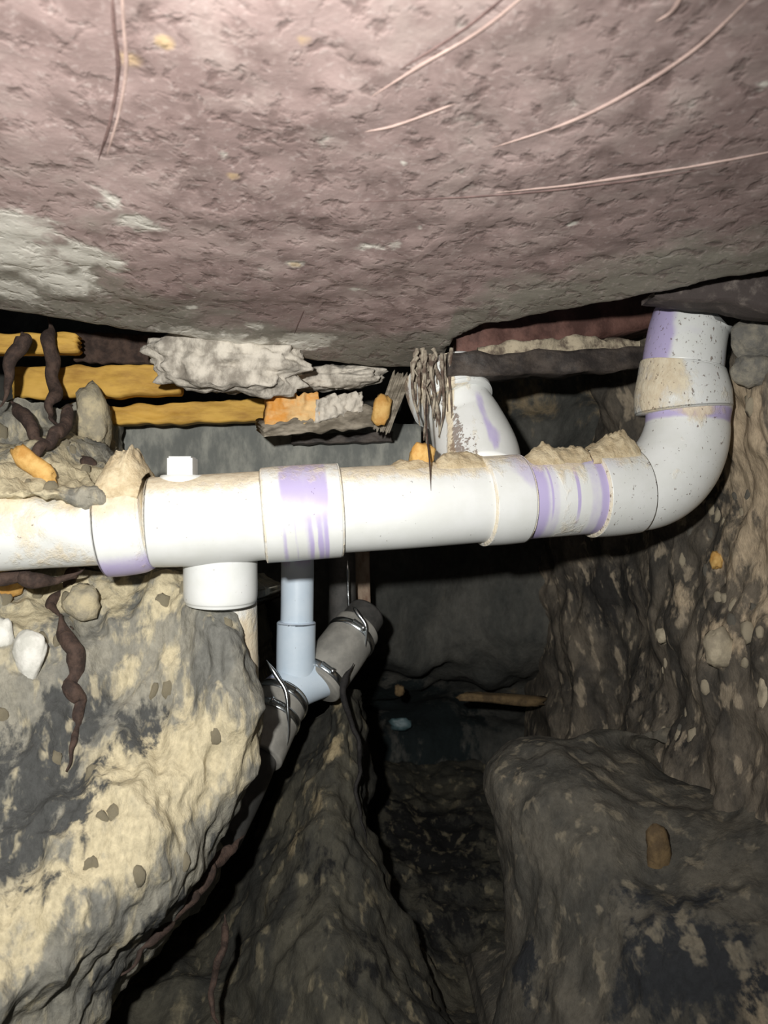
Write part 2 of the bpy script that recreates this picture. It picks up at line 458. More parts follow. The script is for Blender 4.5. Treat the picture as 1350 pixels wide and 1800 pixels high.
def build_slab():
    NX, NY = 440, 260
    xs = np.linspace(-1.45, 1.45, NX); verts = []; cols = []; faces = []
    wp = [(slab_hit(a, b), r, w) for a, b, r, w in SLAB_WHITE]
    yp = [(slab_hit(a, b), r, w) for a, b, r, w in SLAB_YEL]
    far = np.interp(xs, ex, ey)
    efar = [far[i] + 0.006 * fr((xs[i], 0, 1), 30, 3, 2.0) for i in range(NX)]
    ymax = max(efar); live = np.zeros((NY, NX), bool)
    for j in range(NY):
        t = j / (NY - 1)
        for i in range(NX):
            x = xs[i]; ye = efar[i]
            y = -0.35 + (ymax + 0.35) * t
            live[j, i] = y < ye
            y = min(y, ye)
            z = slab_z(x, y)
            e = (ye - y)
            if e < 0.02: z += 0.010 * (1 - e / 0.02) ** 2
            v = Vector((x, y, CZ + z)); verts.append(v)
            px = x / max(y, .1) * F + 675
            w = 0.0
            for c, r, ww in wp:
                dd = (v - c).length / r
                if dd < 1.25: w = max(w, (1.5 if r > .028 else 0.95) * ww * (1.25 - dd))
            ye_ = 0.0
            for c, r, ww in yp:
                dd = (v - c).length / r
                if dd < 1.25: ye_ = max(ye_, ww * (1.25 - dd))
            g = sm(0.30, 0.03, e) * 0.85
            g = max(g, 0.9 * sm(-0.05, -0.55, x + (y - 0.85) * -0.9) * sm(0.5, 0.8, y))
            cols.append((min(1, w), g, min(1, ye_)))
    idx = lambda j, i: j * NX + i
    for j in range(NY - 1):
        for i in range(NX - 1):
            if live[j, i] or live[j, i + 1]:
                faces.append((idx(j, i), idx(j + 1, i), idx(j + 1, i + 1), idx(j, i + 1)))
    ring = [idx(0, i) for i in range(NX)] + [idx(j, NX - 1) for j in range(1, NY)] + [idx(NY - 1, i) for i in range(NX - 2, -1, -1)] + [idx(j, 0) for j in range(NY - 2, 0, -1)]
    base = len(verts)
    for k in ring:
        v = verts[k]; verts.append(Vector((v.x, v.y + (0.012 if v.y > 0.5 else 0), CZ + 0.42 + 0.02))); cols.append(cols[k])
    n = len(ring)
    for k in range(n):
        faces.append((ring[k], ring[(k + 1) % n], base + (k + 1) % n, base + k))
    faces.append(tuple(base + k for k in range(n)))
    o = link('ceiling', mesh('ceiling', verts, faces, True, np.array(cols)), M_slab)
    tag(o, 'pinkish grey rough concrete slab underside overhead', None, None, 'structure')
    return o
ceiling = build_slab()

def crease(pts, r, mat, drop=0.25, name='crease'):
    st = []
    ctrl = cr(np.array(pts, float), 70)
    for k, (px, py) in enumerate(ctrl):
        t = k / 69; q = slab_hit(px, py)
        rr = r * 0.62 * (0.12 + 0.88 * math.sin(math.pi * min(1, max(0.02, t))) ** 0.5) * (1 + 0.3 * fr(q, 30, 2))
        q.z += r * drop * 0.62
        st.append((q, rr, t))
    v, f, _ = sweep(st, 10)
    return link(name, mesh(name, v, f), mat, ceiling)
crease([(196, -60), (200, 40), (208, 120), (195, 210), (172, 285)], 0.0026, M_crease_dark)
crease([(212, -60), (218, 50), (222, 120), (209, 200), (186, 280)], 0.0028, M_crease_pale, 0.5)
crease([(960, -40), (850, 50), (740, 115), (650, 172)], 0.0024, M_crease_pale)
crease([(930, -40), (820, 48), (700, 125)], 0.0018, M_crease_dark)
crease([(1345, -30), (1230, 80), (1110, 160), (1000, 215), (860, 262)], 0.0034, M_crease_pale)
crease([(800, 182), (740, 205), (690, 222), (640, 232)], 0.0025, M_crease_pale)
crease([(1400, 258), (1260, 285), (1150, 303), (1000, 325), (860, 340)], 0.0032, M_crease_pale)
crease([(1300, 286), (1150, 312), (990, 332), (840, 345), (600, 357)], 0.0022, M_crease_dark)
crease([(1215, -40), (1185, 15), (1150, 40)], 0.003, M_crease_pale)
crease([(535, 545), (526, 565), (517, 588)], 0.0018, M_crease_dark)

# ------------------------------------------------------------------ soil: the walls and the floor of the dig
def soil_obj(name, parts, mat, label, kind='structure', cat=None):
    V = []; Fc = []; C = []
    for v, f, c, _, _ in parts:
        b = len(V); V += v; Fc += [tuple(i + b for i in q) for q in f]; C.append(c)
    o = link(name, mesh(name, V, Fc, True, np.concatenate(C)), mat)
    tag(o, label, cat, None, kind); return o

# left bank under the pipe
left_rows = [
    [(-160, 985, .98), (40, 990, 1.04), (180, 1000, 1.07), (300, 1008, 1.06), (370, 1035, 1.08), (435, 1060, 1.14), (440, 1070, 1.5)],
    [(-160, 1090, .93), (40, 1090, .98), (180, 1090, 1.01), (300, 1080, .985), (375, 1095, .975), (425, 1130, 1.03), (440, 1140, 1.5)],
    [(-160, 1200, .88), (40, 1200, .93), (180, 1200, .97), (300, 1200, .96), (385, 1210, .955), (440, 1225, 1.03), (446, 1240, 1.45)],
    [(-160, 1330, .84), (20, 1330, .89), (150, 1330, .91), (280, 1320, .92), (380, 1330, .94), (438, 1340, 1.02), (446, 1350, 1.4)],
    [(-160, 1450, .80), (0, 1450, .84), (120, 1440, .85), (240, 1430, .86), (340, 1440, .91), (402, 1450, 1.00), (412, 1460, 1.35)],
    [(-160, 1570, .75), (-10, 1560, .79), (90, 1555, .80), (180, 1560, .82), (260, 1560, .86), (315, 1575, .95), (325, 1590, 1.3)],
    [(-160, 1690, .71), (-20, 1690, .75), (60, 1690, .77), (120, 1690, .79), (180, 1690, .84), (225, 1690, .92), (235, 1700, 1.25)],
    [(-160, 1850, .68), (-50, 1850, .71), (0, 1850, .73), (40, 1850, .76), (85, 1850, .81), (120, 1850, .89), (130, 1860, 1.2)],
]
left_blobs = [(400, 1290, 1.0, .07, 0, 1), (350, 1330, .96, .08, 0, 1), (270, 1350, .92, .08, 0, 1), (190, 1380, .89, .07, 0, 1), (170, 1430, .87, .06, 0, .95),
              (230, 1450, .86, .08, 0, .9), (300, 1400, .9, .07, 0, .9), (150, 1510, .83, .05, 0, .8), (60, 1580, .79, .07, 0, .9), (-20, 1640, .76, .07, 0, .9),
              (200, 1050, 1.05, .05, 0, .8), (300, 1050, 1.06, .06, 0, .95), (270, 1100, 1.03, .04, 0, .7), (60, 1070, 1.0, .05, 0, .9), (120, 1040, 1.04, .04, 0, .9), (220, 1190, .98, .03, 0, .8), (300, 1160, 1.0, .035, 0, .8),
              (430, 1180, 1.1, .05, 0, .75), (360, 1220, 1.02, .05, 0, .8), (430, 1100, 1.15, .04, 0, .8), (340, 1120, 1.04, .03, 0, .7),
              (250, 1270, .96, .05, 1, .75), (60, 1380, .86, .10, 1, .9), (130, 1270, .93, .06, 1, .75), (20, 1480, .83, .08, 1, .8), (60, 1310, .9, .07, 1, .7), (385, 1150, 1.05, .035, 1, .5),
              (390, 1500, .97, .05, 1, .7), (300, 1610, .9, .05, 1, .8), (210, 1750, .86, .05, 1, .8), (110, 1230, .95, .03, 1, .9)]
pl = soil_patch('left', ext_left(ext_left(left_rows, -520, .93), -1100, .88), 300, 300, 0.030, 7.0, 1.0, left_blobs, (0.0, 0.35, -0.02), 0.6, 0.35)
# upper left soil above the muddy pipe
upl_rows = [
    [(-180, 690, 1.12), (-40, 700, 1.15), (60, 705, 1.17), (130, 708, 1.20), (185, 720, 1.26), (200, 730, 1.5)],
    [(-180, 760, 1.06), (-40, 765, 1.09), (60, 765, 1.11), (130, 765, 1.14), (182, 780, 1.22), (205, 790, 1.5)],
    [(-180, 815, .96), (-40, 810, .98), (60, 812, .99), (130, 820, 1.01), (195, 835, 1.08), (215, 850, 1.5)],
    [(-180, 880, .865), (-40, 876, .872), (60, 872, .88), (130, 876, .89), (195, 888, .94), (215, 900, 1.4)],
    [(-180, 930, 1.03), (-40, 930, 1.06), (60, 930, 1.08), (130, 930, 1.10), (230, 930, 1.16), (240, 930, 1.5)],
    [(-180, 1010, 1.02), (-40, 1010, 1.05), (60, 1010, 1.08), (130, 1010, 1.10), (230, 1010, 1.16), (240, 1010, 1.5)]]
upl_blobs = [(150, 750, 1.18, .035, 0, .8), (60, 735, 1.13, .03, 0, .8), (90, 800, 1.1, .06, 0, .9), (30, 830, 1.07, .06, 0, .9), (150, 840, 1.0, .08, 0, 1), (60, 850, .95, .10, 0, 1), (-20, 860, .9, .09, 0, 1), (200, 850, 1.0, .06, 0, .9), (10, 750, 1.1, .03, 0, .9)]
pu = soil_patch('upl', ext_left(ext_left(upl_rows, -520, .95), -1000, .9), 170, 110, 0.022, 9.0, 5.0, upl_blobs, (-0.02, 0.02, 0), 0.5, 0.4)
wall_left = soil_obj('wall_left', [pl, pu], M_soil_left, 'tan and grey crumbly soil bank on the left under the white pipe')

# far wall of dark clay behind the pipe
back_rows = [
    [(-300, 330, 1.75), (100, 330, 1.75), (500, 330, 1.75), (900, 330, 1.7), (1200, 330, 1.6), (1700, 330, 1.5)],
    [(-300, 640, 1.7), (100, 640, 1.7), (500, 640, 1.65), (900, 640, 1.55), (1200, 640, 1.5), (1700, 640, 1.5)],
    [(-300, 760, 1.72), (100, 760, 1.72), (500, 760, 1.7), (900, 760, 1.6), (1200, 760, 1.55), (1700, 760, 1.5)],
    [(-300, 960, 1.8), (100, 960, 1.8), (500, 960, 1.8), (900, 960, 1.75), (1200, 960, 1.65), (1700, 960, 1.6)],
    [(-300, 1160, 1.85), (100, 1160, 1.85), (500, 1160, 1.85), (900, 1160, 1.85), (1200, 1160, 1.75), (1700, 1160, 1.7)],
    [(-300, 1290, 2.2), (100, 1290, 2.2), (500, 1290, 2.25), (900, 1290, 2.25), (1200, 1290, 1.9), (1700, 1290, 1.8)],
    [(-300, 1500, 2.2), (100, 1500, 2.2), (500, 1500, 2.2), (900, 1500, 2.2), (1200, 1500, 1.9), (1700, 1500, 1.8)]]
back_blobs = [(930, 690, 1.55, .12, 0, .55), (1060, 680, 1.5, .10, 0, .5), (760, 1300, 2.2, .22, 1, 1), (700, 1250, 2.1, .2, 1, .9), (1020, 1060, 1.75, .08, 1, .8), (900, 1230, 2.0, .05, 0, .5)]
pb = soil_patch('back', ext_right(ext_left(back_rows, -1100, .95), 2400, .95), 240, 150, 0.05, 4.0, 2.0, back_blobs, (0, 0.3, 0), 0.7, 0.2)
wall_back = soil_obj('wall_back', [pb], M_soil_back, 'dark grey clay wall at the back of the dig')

# right wall
right_rows = [
    [(930, 545, 1.75), (1080, 545, 1.45), (1200, 545, 1.30), (1290, 548, 1.18), (1400, 545, 1.05), (1600, 540, .95)],
    [(930, 690, 1.75), (1080, 690, 1.50), (1200, 690, 1.30), (1290, 682, 1.14), (1400, 680, 1.00), (1600, 680, .90)],
    [(930, 830, 1.80), (1060, 830, 1.55), (1180, 830, 1.33), (1280, 820, 1.16), (1400, 820, 1.00), (1600, 820, .88)],
    [(930, 980, 1.80), (1050, 980, 1.55), (1170, 980, 1.32), (1270, 970, 1.15), (1400, 970, .98), (1600, 970, .86)],
    [(940, 1120, 1.80), (1060, 1120, 1.55), (1180, 1120, 1.30), (1280, 1110, 1.12), (1400, 1110, .95), (1600, 1110, .84)],
    [(960, 1260, 1.75), (1080, 1260, 1.50), (1200, 1260, 1.25), (1300, 1250, 1.07), (1400, 1250, .93), (1600, 1250, .82)],
    [(960, 1420, 1.70), (1080, 1420, 1.40), (1200, 1420, 1.18), (1300, 1420, 1.02), (1400, 1420, .90), (1600, 1420, .80)],
    [(960, 1600, 1.60), (1080, 1600, 1.30), (1200, 1600, 1.10), (1300, 1600, .98), (1400, 1600, .87), (1600, 1600, .78)],
    [(960, 1880, 1.50), (1080, 1880, 1.20), (1200, 1880, 1.03), (1300, 1880, .92), (1400, 1880, .83), (1600, 1880, .75)]]
right_blobs = [(1320, 750, 1.1, .10, 0, .95), (1310, 850, 1.1, .09, 0, .9), (1340, 950, 1.03, .10, 0, .95), (1260, 990, 1.15, .05, 0, .6), (1270, 1130, 1.12, .04, 0, .9), (1340, 1060, 1.03, .06, 0, .8), (1200, 1050, 1.25, .04, 0, .6), (1345, 1350, .95, .05, 0, .8), (1340, 1400, .94, .03, 0, .8), (1180, 1100, 1.3, .03, 0, .6),
               (1110, 900, 1.45, .08, 1, .5), (1060, 1050, 1.5, .1, 1, .8), (1130, 1200, 1.4, .1, 1, .5), (1180, 1300, 1.25, .08, 1, .4), (1345, 1770, .87, .05, 0, .9), (1340, 1640, .9, .035, 0, .7)]
pr = soil_patch('right', ext_right(ext_right(right_rows, 1950, .9), 2500, .85), 250, 260, 0.035, 7.0, 3.0, right_blobs, (0.0, 0.3, 0), 0.6, 0.25)
wall_right = soil_obj('wall_right', [pr], M_soil_right, 'brown stony clay wall on the right beside the pipe bend')

# floor of the dig, rising to a ledge under the branch fitting
floor_rows = [
    [(-200, 1330, 2.3), (200, 1330, 2.3), (450, 1330, 2.3), (600, 1330, 2.3), (700, 1330, 2.3), (850, 1340, 2.3), (1300, 1330, 2.3)],
    [(-200, 1420, 1.9), (200, 1420, 1.9), (450, 1420, 1.9), (600, 1420, 1.9), (720, 1420, 1.95), (850, 1420, 2.0), (1300, 1420, 1.9)],
    [(-200, 1540, 1.55), (200, 1540, 1.55), (450, 1540, 1.55), (600, 1540, 1.55), (720, 1540, 1.6), (850, 1540, 1.65), (1300, 1540, 1.6)],
    [(-200, 1680, 1.28), (200, 1680, 1.28), (450, 1680, 1.28), (600, 1680, 1.28), (720, 1680, 1.32), (850, 1680, 1.38), (1300, 1680, 1.3)],
    [(-200, 1820, 1.08), (200, 1820, 1.08), (450, 1820, 1.08), (600, 1820, 1.10), (720, 1820, 1.12), (850, 1820, 1.15), (1300, 1820, 1.1)],
    [(-300, 2200, .78), (200, 2200, .78), (450, 2200, .78), (600, 2200, .78), (720, 2200, .78), (850, 2200, .78), (1500, 2200, .78)]]
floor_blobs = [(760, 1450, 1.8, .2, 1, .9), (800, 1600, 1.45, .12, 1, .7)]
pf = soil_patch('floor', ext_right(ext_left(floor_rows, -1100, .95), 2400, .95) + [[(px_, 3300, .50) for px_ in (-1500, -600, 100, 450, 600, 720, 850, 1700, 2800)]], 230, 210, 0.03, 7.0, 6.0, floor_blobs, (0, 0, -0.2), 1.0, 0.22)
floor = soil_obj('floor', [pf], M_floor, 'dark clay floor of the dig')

# soil ledge that carries the rubber branch fitting
ledge_rows = [
    [(330, 1370, 1.70), (450, 1345, 1.60), (540, 1265, 1.48), (590, 1205, 1.42), (622, 1215, 1.46), (600, 1250, 1.8)],
    [(330, 1480, 1.58), (450, 1440, 1.46), (540, 1375, 1.33), (600, 1330, 1.32), (640, 1330, 1.40), (615, 1350, 1.75)],
    [(300, 1590, 1.46), (420, 1560, 1.34), (540, 1510, 1.20), (600, 1470, 1.22), (652, 1460, 1.32), (630, 1490, 1.7)],
    [(250, 1710, 1.34), (400, 1700, 1.18), (540, 1670, 1.08), (620, 1630, 1.12), (690, 1600, 1.25), (670, 1630, 1.6)],
    [(200, 1900, 1.15), (400, 1900, 1.02), (560, 1880, .96), (680, 1850, 1.0), (800, 1820, 1.12), (780, 1830, 1.5)]]
ledge_blobs = [(575, 1310, 1.31, .04, 0, .9), (560, 1400, 1.27, .05, 0, .55), (500, 1480, 1.22, .04, 0, .6), (590, 1230, 1.42, .03, 0, .7), (540, 1560, 1.16, .1, 1, .5), (440, 1620, 1.12, .04, 0, .5), (620, 1700, 1.1, .1, 1, .5), (400, 1760, 1.02, .05, 0, .5)]
pg = soil_patch('ledge', ledge_rows, 140, 190, 0.03, 8.0, 8.0, ledge_blobs, (0, 0.35, -0.1), 0.6, 0.24)
led = soil_obj('soil_ledge', [pg], M_floor, 'dark tan-flecked soil ledge below the grey rubber couplings', None); led.parent = floor

# rounded mound lower right
mound_rows = [
    [(960, 1500, 2.00), (930, 1460, 1.95), (960, 1430, 1.90), (1050, 1420, 1.85), (1180, 1420, 1.80), (1350, 1420, 1.7), (1600, 1420, 1.6)],
    [(930, 1470, 1.60), (885, 1370, 1.45), (940, 1312, 1.38), (1040, 1300, 1.33), (1180, 1300, 1.28), (1350, 1300, 1.2), (1600, 1300, 1.1)],
    [(920, 1480, 1.50), (862, 1375, 1.26), (930, 1318, 1.20), (1040, 1310, 1.20), (1180, 1330, 1.32), (1350, 1340, 1.18), (1600, 1340, 1.1)],
    [(925, 1500, 1.50), (868, 1430, 1.20), (945, 1400, 1.10), (1050, 1395, 1.08), (1180, 1405, 1.11), (1350, 1410, 1.02), (1600, 1410, .96)],
    [(935, 1560, 1.45), (884, 1540, 1.15), (960, 1530, 1.05), (1060, 1530, 1.0), (1180, 1530, .98), (1350, 1530, .93), (1600, 1530, .87)],
    [(940, 1660, 1.40), (890, 1650, 1.11), (970, 1650, 1.00), (1070, 1650, .94), (1190, 1650, .89), (1350, 1650, .85), (1600, 1650, .8)],
    [(900, 1880, 1.35), (860, 1880, 1.05), (970, 1880, .93), (1070, 1880, .88), (1190, 1880, .84), (1350, 1880, .8), (1600, 1880, .75)]]
mound_blobs = [(1055, 1395, 1.03, .015, 0, 1), (900, 1360, 1.15, .05, 0, .35), (1150, 1600, .93, .07, 1, .5), (1230, 1700, .87, .1, 1, .8), (1100, 1750, .9, .06, 1, .6), (920, 1700, 1.03, .05, 1, .7), (1310, 1560, .88, .04, 0, .6), (1200, 1540, .93, .05, 0, .3), (1330, 1760, .84, .05, 0, .9), (1180, 1460, .98, .06, 1, .3)]
pm = soil_patch('mound', ext_right(mound_rows, 2300, .9), 210, 180, 0.020, 8.0, 11.0, mound_blobs, (0, 0.35, -0.05), 0.7, 0.22)
mnd = soil_obj('soil_mound', [pm], M_mound, 'rounded dark brown clay mound at the lower right', None); mnd.parent = floor

# ------------------------------------------------------------------ footing, beam
def box_sweep(name, ctrl, h, depth, mat, parent, seed=0.0, amp=0.004, n=90):
    """ragged bar: ctrl (px, py, d) along its front top edge; h = height, depth = thickness away from the viewer"""
    pts = cr(np.array([list(P(*c)) for c in ctrl]), n); verts = []; faces = []
    hs = h if isinstance(h, list) else [h, h]
    hs = np.interp(np.linspace(0, 1, n), np.linspace(0, 1, len(hs)), hs); h = 1.0
    prof = []
    K = 6
    for k in range(K + 1): prof.append((0, -h * k / K))
    for k in range(1, 4): prof.append((depth * k / 3, -h))
    for k in range(1, K + 1): prof.append((depth, -h + h * k / K))
    for k in range(1, 3): prof.append((depth - depth * k / 3, 0))
    m = len(prof)
    for i, p in enumerate(pts):
        for (dy, dz) in prof:
            q = Vector((p[0], p[1] + dy, p[2] + dz * hs[i]))
            q += Vector((0, -amp * fr(q, 22, 4, seed), amp * 1.2 * fr(q, 16, 4, seed + 3)))
            verts.append(q)
    for i in range(n - 1):
        for k in range(m):
            faces.append((i * m + k, i * m + (k + 1) % m, (i + 1) * m + (k + 1) % m, (i + 1) * m + k))
    faces.append(tuple(range(m))); faces.append(tuple(range(n * m - 1, (n - 1) * m - 1, -1)))
    return link(name, mesh(name, verts, faces), mat, parent)

ft = box_sweep('concrete_footing', [(195, 742, 1.42), (330, 738, 1.42), (450, 735, 1.42), (600, 738, 1.42), (740, 745, 1.42)], 0.115, 0.22, M_footing, None, 2.0, 0.004)
tag(ft, 'long grey concrete footing edge behind the white pipe', 'footing')

beam = empty('ledge_beam', P(960, 600, 1.16), 'rust-brown stained beam with dark lower flange behind the slab edge', 'beam')
box_sweep('beam_face', [(802, 560, 1.135), (860, 535, 1.15), (1000, 515, 1.19), (1180, 480, 1.25), (1420, 440, 1.28), (1800, 400, 1.28)], 0.078, 0.10, M_beam_rust, beam, 4.0, 0.003)
box_sweep('mortar_ledge', [(840, 612, 1.115), (930, 602, 1.135), (1000, 597, 1.155), (1062, 595, 1.17), (1125, 600, 1.19)], 0.024, 0.03, M_ledge_mortar, beam, 5.0, 0.011)
box_sweep('lower_flange', [(786, 622, 1.075), (860, 622, 1.09), (1000, 616, 1.13), (1180, 604, 1.18), (1300, 596, 1.20)], 0.032, 0.045, M_beam_dark, beam, 6.0, 0.005)
bl = box_sweep('beam_lip', [(1150, 512, .985), (1210, 500, .975), (1290, 486, .955), (1360, 474, .935), (1450, 462, .91), (1800, 420, .86)], [.006, .018, .032, .050, .056, .06], 0.05, M_beam_spot, None, 7.0, 0.004)
tag(bl, 'spotted dark concrete lip tucked under the slab edge above the pipe bend', 'concrete')

# ------------------------------------------------------------------ white drain pipe
drain = empty('drain_pipe', P(720, 890, 1.0), 'long white plastic drain pipe with purple primer stains and an upturned bend', 'pipe')
R4 = 0.0545
def mud_top(q, d, base=0.0, amt=1.0):
    return amt * (sm(0.15, 0.95, d.z) + 0.25 * fr(q, 12, 3, 2.0)) + base
def drips(q, s, seed, f=0.35):
    """vertical runs of primer: depends on the place along the pipe only"""
    return noise.noise((s * f + seed, seed, 0.0)) * 0.5 + 0.5

def st_plain(mudamt=0.7, scratch=0.0):
    def f(q, d, s):
        m = mud_top(q, d, -0.02, mudamt)
        b = scratch * max(0, fr(q, 55, 3, 7.0)) if scratch else 0.0
        return (0.0, max(0, min(1, m)), b)
    return f
def st_band(a, b, seed, lo=0.0, mudamt=0.6, soft=6, droop=1.0):
    """purple band between stations a..b; runs of primer thin out on the lower front"""
    def f(q, d, s):
        inside = sm(a - soft, a + soft, s) * sm(b + soft, b - soft, s)
        low = sm(0.15, -0.55, d.z)
        dr = noise.noise((s * 0.11 + seed + d.z * 0.6, seed, 0.0)) * 0.5 + 0.5
        run = 1 - droop * low * sm(0.62, 0.42, dr)
        pr_ = max(inside * run, lo) * (0.72 + 0.45 * fr(q, 14, 2, seed))
        m = mud_top(q, d, -0.02, mudamt)
        return (max(0, min(1, pr_)), max(0, min(1, m)), 0.0)
    return f
def seam(stain, lo, hi):
    def f(q, d, s):
        r, g, b = stain(q, d, s)
        e = max(sm(6, 1, s - lo), sm(6, 1, hi - s))
        return (r, min(1, max(g, 0.62 * e)), b + 0.5 * e)
    return f
def pipe_part(name, ctrl, m, stain, fit=False, parent=drain, seg=72, mat=None, label=None, disp=None, cap=True):
    st = dense(ctrl, m)
    if stain and st[-1][2] > 300: stain = seam(stain, st[0][2], st[-1][2])
    if fit: st = lip(st)
    v, f, c = sweep(st, seg, cap, stain, disp)
    o = link(name, mesh(name, v, f, True, c), mat or M_pvc, parent)
    if label: o['label'] = label
    return o
def axis(px):
    """centre line of the main run: pixel row and depth"""
    py = np.interp(px, [-200, 270, 350, 530, 720, 880, 980, 1075, 1115], [935, 918, 915, 901, 890, 879, 872, 866, 862])
    d = np.interp(px, [-200, 270, 720, 980, 1115], [.91, .955, 1.0, 1.055, 1.085])
    return float(py), float(d)
def run(px, r): 
    py, d = axis(px); return (px, py, d, r, px)

# mud coated pipe at the far left, ending in a socket
def mudcoat(q, d, s):
    return (0, 0.55 + 0.5 * fr(q, 16, 3, 3.0) + 0.2 * d.z, 0.0)
pipe_part('muddy_pipe', [(-1000, 985, .82, .047, -1000), (-600, 965, .86, .047, -600), (-220, 945, .90, .047, -220), (-60, 938, .915, .047, -60), (80, 932, .935, .046, 80), (215, 926, .95, .046, 215)], 260, mudcoat,
          disp=lambda q, d, s: 0.010 * max(0, fr(q, 18, 3, 4.0) + 0.35) * sm(-0.7, 0.6, d.z), label='mud-crusted white pipe end')
def sock(q, d, s):
    pr_ = sm(-0.35, -0.85, d.z) * 0.8 + 0.5 * sm(0.3, 0.8, fr(q, 14, 2, 4.0) + 0.3) * sm(0.3, -0.6, d.z)
    return (min(1, pr_), max(0, min(1, 0.35 + 0.6 * sm(-0.2, 0.7, d.z) + 0.4 * fr(q, 14, 3, 8.0))), 0)
pipe_part('socket', [(182, 929, .948, .060, 0), (215, 926, .95, .0605, 1), (246, 922, .952, .0595, 2), (262, 920, .953, .056, 3)], 30, sock, True)

pipe_part('tee_body', [run(262, .0555), run(330, .0565), run(400, .0565), run(466, .0560)], 60, st_plain(0.92), True)
pipe_part('coupling', [run(462, .0600), run(500, .0605), run(560, .0605), run(599, .0600)], 60, st_band(493, 574, 3.3, 0, 0.6, 5, 0.9), True, label='coupling with a wide purple primer band')
pipe_part('pipe', [run(596, R4), run(720, R4), run(848, R4)], 130, st_plain(0.78))
pipe_part('hub', [run(843, .0595), run(880, .060), run(914, .0595)], 40,
          lambda q, d, s: (0.55 * sm(0.25, 0.6, fr(q, 12, 2, 1.0) + 0.35) * sm(850, 900, s), max(0, mud_top(q, d, -.02, .6)), 0), True)
pipe_part('primed_pipe', [run(912, .0552), run(975, .0552), run(1038, .0552)], 90, 
          lambda q, d, s: (min(1, max(sm(1012, 1028, s), sm(945, 925, s) * 0.9, 0.85 * sm(0.55, 0.85, d.z),
                                      0.95 * sm(0.60, 0.68, drips(q, s, 5.0, 0.09)) * sm(-0.95, 0.3, d.z + 0.25), 0.42 - 0.4 * sm(948, 958, s) * sm(1008, 998, s))), max(0, min(1, mud_top(q, d, 0.0, .62) + 0.40 * sm(948, 960, s) * sm(1008, 998, s))), 0), label='short pipe length striped with purple primer drips')
pipe_part('elbow_hub', [run(1034, .0600), run(1075, .0605), run(1114, .0600)], 40,
          lambda q, d, s: (0.35 * sm(0.2, 0.6, fr(q, 12, 2, 6.0) + 0.2) * sm(0.2, 0.7, d.z), max(0, mud_top(q, d, 0.02, .6)), 0.55), True)
# elbow: quarter bend
py0, d0 = axis(1112)
elb = []
c_in = (1108, 738)
for k in range(11):
    a = math.radians(-2 + 92 * k / 10)
    elb.append((c_in[0] + 100 * math.sin(a), c_in[1] + (py0 - c_in[1]) * math.cos(a), d0 + 0.012 * k / 10, .0565 + 0.004 * math.sin(math.pi * k / 10), k))
elb.append((1210, 712, d0 + .014, .0585, 11))
def elbow_stain(q, d, s):
    pr_ = 0.9 * sm(9.3, 9.9, s) * sm(11, 10.4, s) + 0.85 * sm(1.6, 0.2, s) * sm(0.15, 0.7, fr(q, 20, 2, 3.0) + 0.45 * d.z + 0.15)
    mud = 0.75 * sm(0.1, 0.6, fr(q, 13, 3, 12.0) + 0.1) * sm(3, 6, s) + sm(0.5, 1.0, d.z) * 0.6 + 0.4 * sm(.3, .6, fr(q, 28, 3, 2.0))
    return (min(1, pr_), min(1, mud), 0.5 + 0.3 * fr(q, 10, 2, 3.0))
pipe_part('elbow', elb, 80, elbow_stain, False, label='quarter bend turning up toward the slab')
pipe_part('riser_hub', [(1201, 724, d0 + .012, .0655, 0), (1199, 690, d0 + .012, .0650, 1), (1198, 655, d0 + .013, .0590, 2), (1199, 645, d0 + .013, .0570, 3)], 44,
          lambda q, d, s: (0, 0.5 + 0.6 * fr(q, 14, 3, 2.0) - 0.35 * sm(-0.05, 0.03, q.x - 0.42), 0.75 + 0.3 * fr(q, 10, 2, 3.0)), True)
def riser_stain(q, d, s):
    return (0.95 * sm(-0.45, -0.8, d.x) + 0.4 * sm(.3, .6, fr(q, 12, 2, 2.0)), 0.35 * sm(.2, .6, fr(q, 14, 3, 4.0)), 0.95 + 0.4 * fr(q, 10, 2, 3.0))
def riser_mesh():
    st = dense([(1199, 650, d0 + .013, .0555, 0), (1206, 600, d0 + .015, .0545, 1), (1218, 546, d0 + .018, .0535, 2)], 40)
    v, f, c = sweep(st, 72, True, riser_stain)
    n = 72
    for k in range(n):   # ragged, broken top
        a = 2 * math.pi * k / n
        x_ = v[-n + k].x
        dip = 0.009 * noise.noise((math.cos(a) * 2.6, math.sin(a) * 2.6, 4.0)) + 0.022 * sm(0.430, 0.452, x_) - 0.008 * sm(0.465, 0.49, x_)
        for row in range(12):
            v[-(row + 1) * n + k].z -= max(0, dip + 0.004) * (1 - row / 12)
    return link('riser', mesh('riser', v, f, True, c), M_pvc, drain)
riser_mesh()['label'] = 'scuffed upright stub with a ragged top'

# second bend behind, rising to the left
def mudstreak(q, d, s):
    left = sm(0.155, 0.085, q.x)
    m = sm(0.0, 0.35, noise.noise((q.x * 60, 3.0, q.z * 9)) + 0.15) * left
    g = sm(0.1, 0.4, noise.noise((q.x * 75, 1.0, q.z * 7)) + 0.08) * sm(0.14, 0.10, q.x)
    return (0.7 * sm(0.25, 0.5, noise.noise((q.x * 40, 9.0, q.z * 14))), 0.95 * m, 3.0 * g)
pipe_part('wye_branch', [(848, 850, 1.06, .056, 0), (838, 800, 1.10, .060, 1), (820, 748, 1.13, .055, 2), (798, 705, 1.14, .049, 3)], 40, mudstreak)
pipe_part('upper_hub', [(797, 712, 1.137, .0605, 0), (789, 692, 1.145, .0615, 1), (781, 672, 1.15, .0605, 2), (775, 657, 1.155, .058, 3)], 40, mudstreak, True, label='mud-streaked hub leaning left under the slab edge')

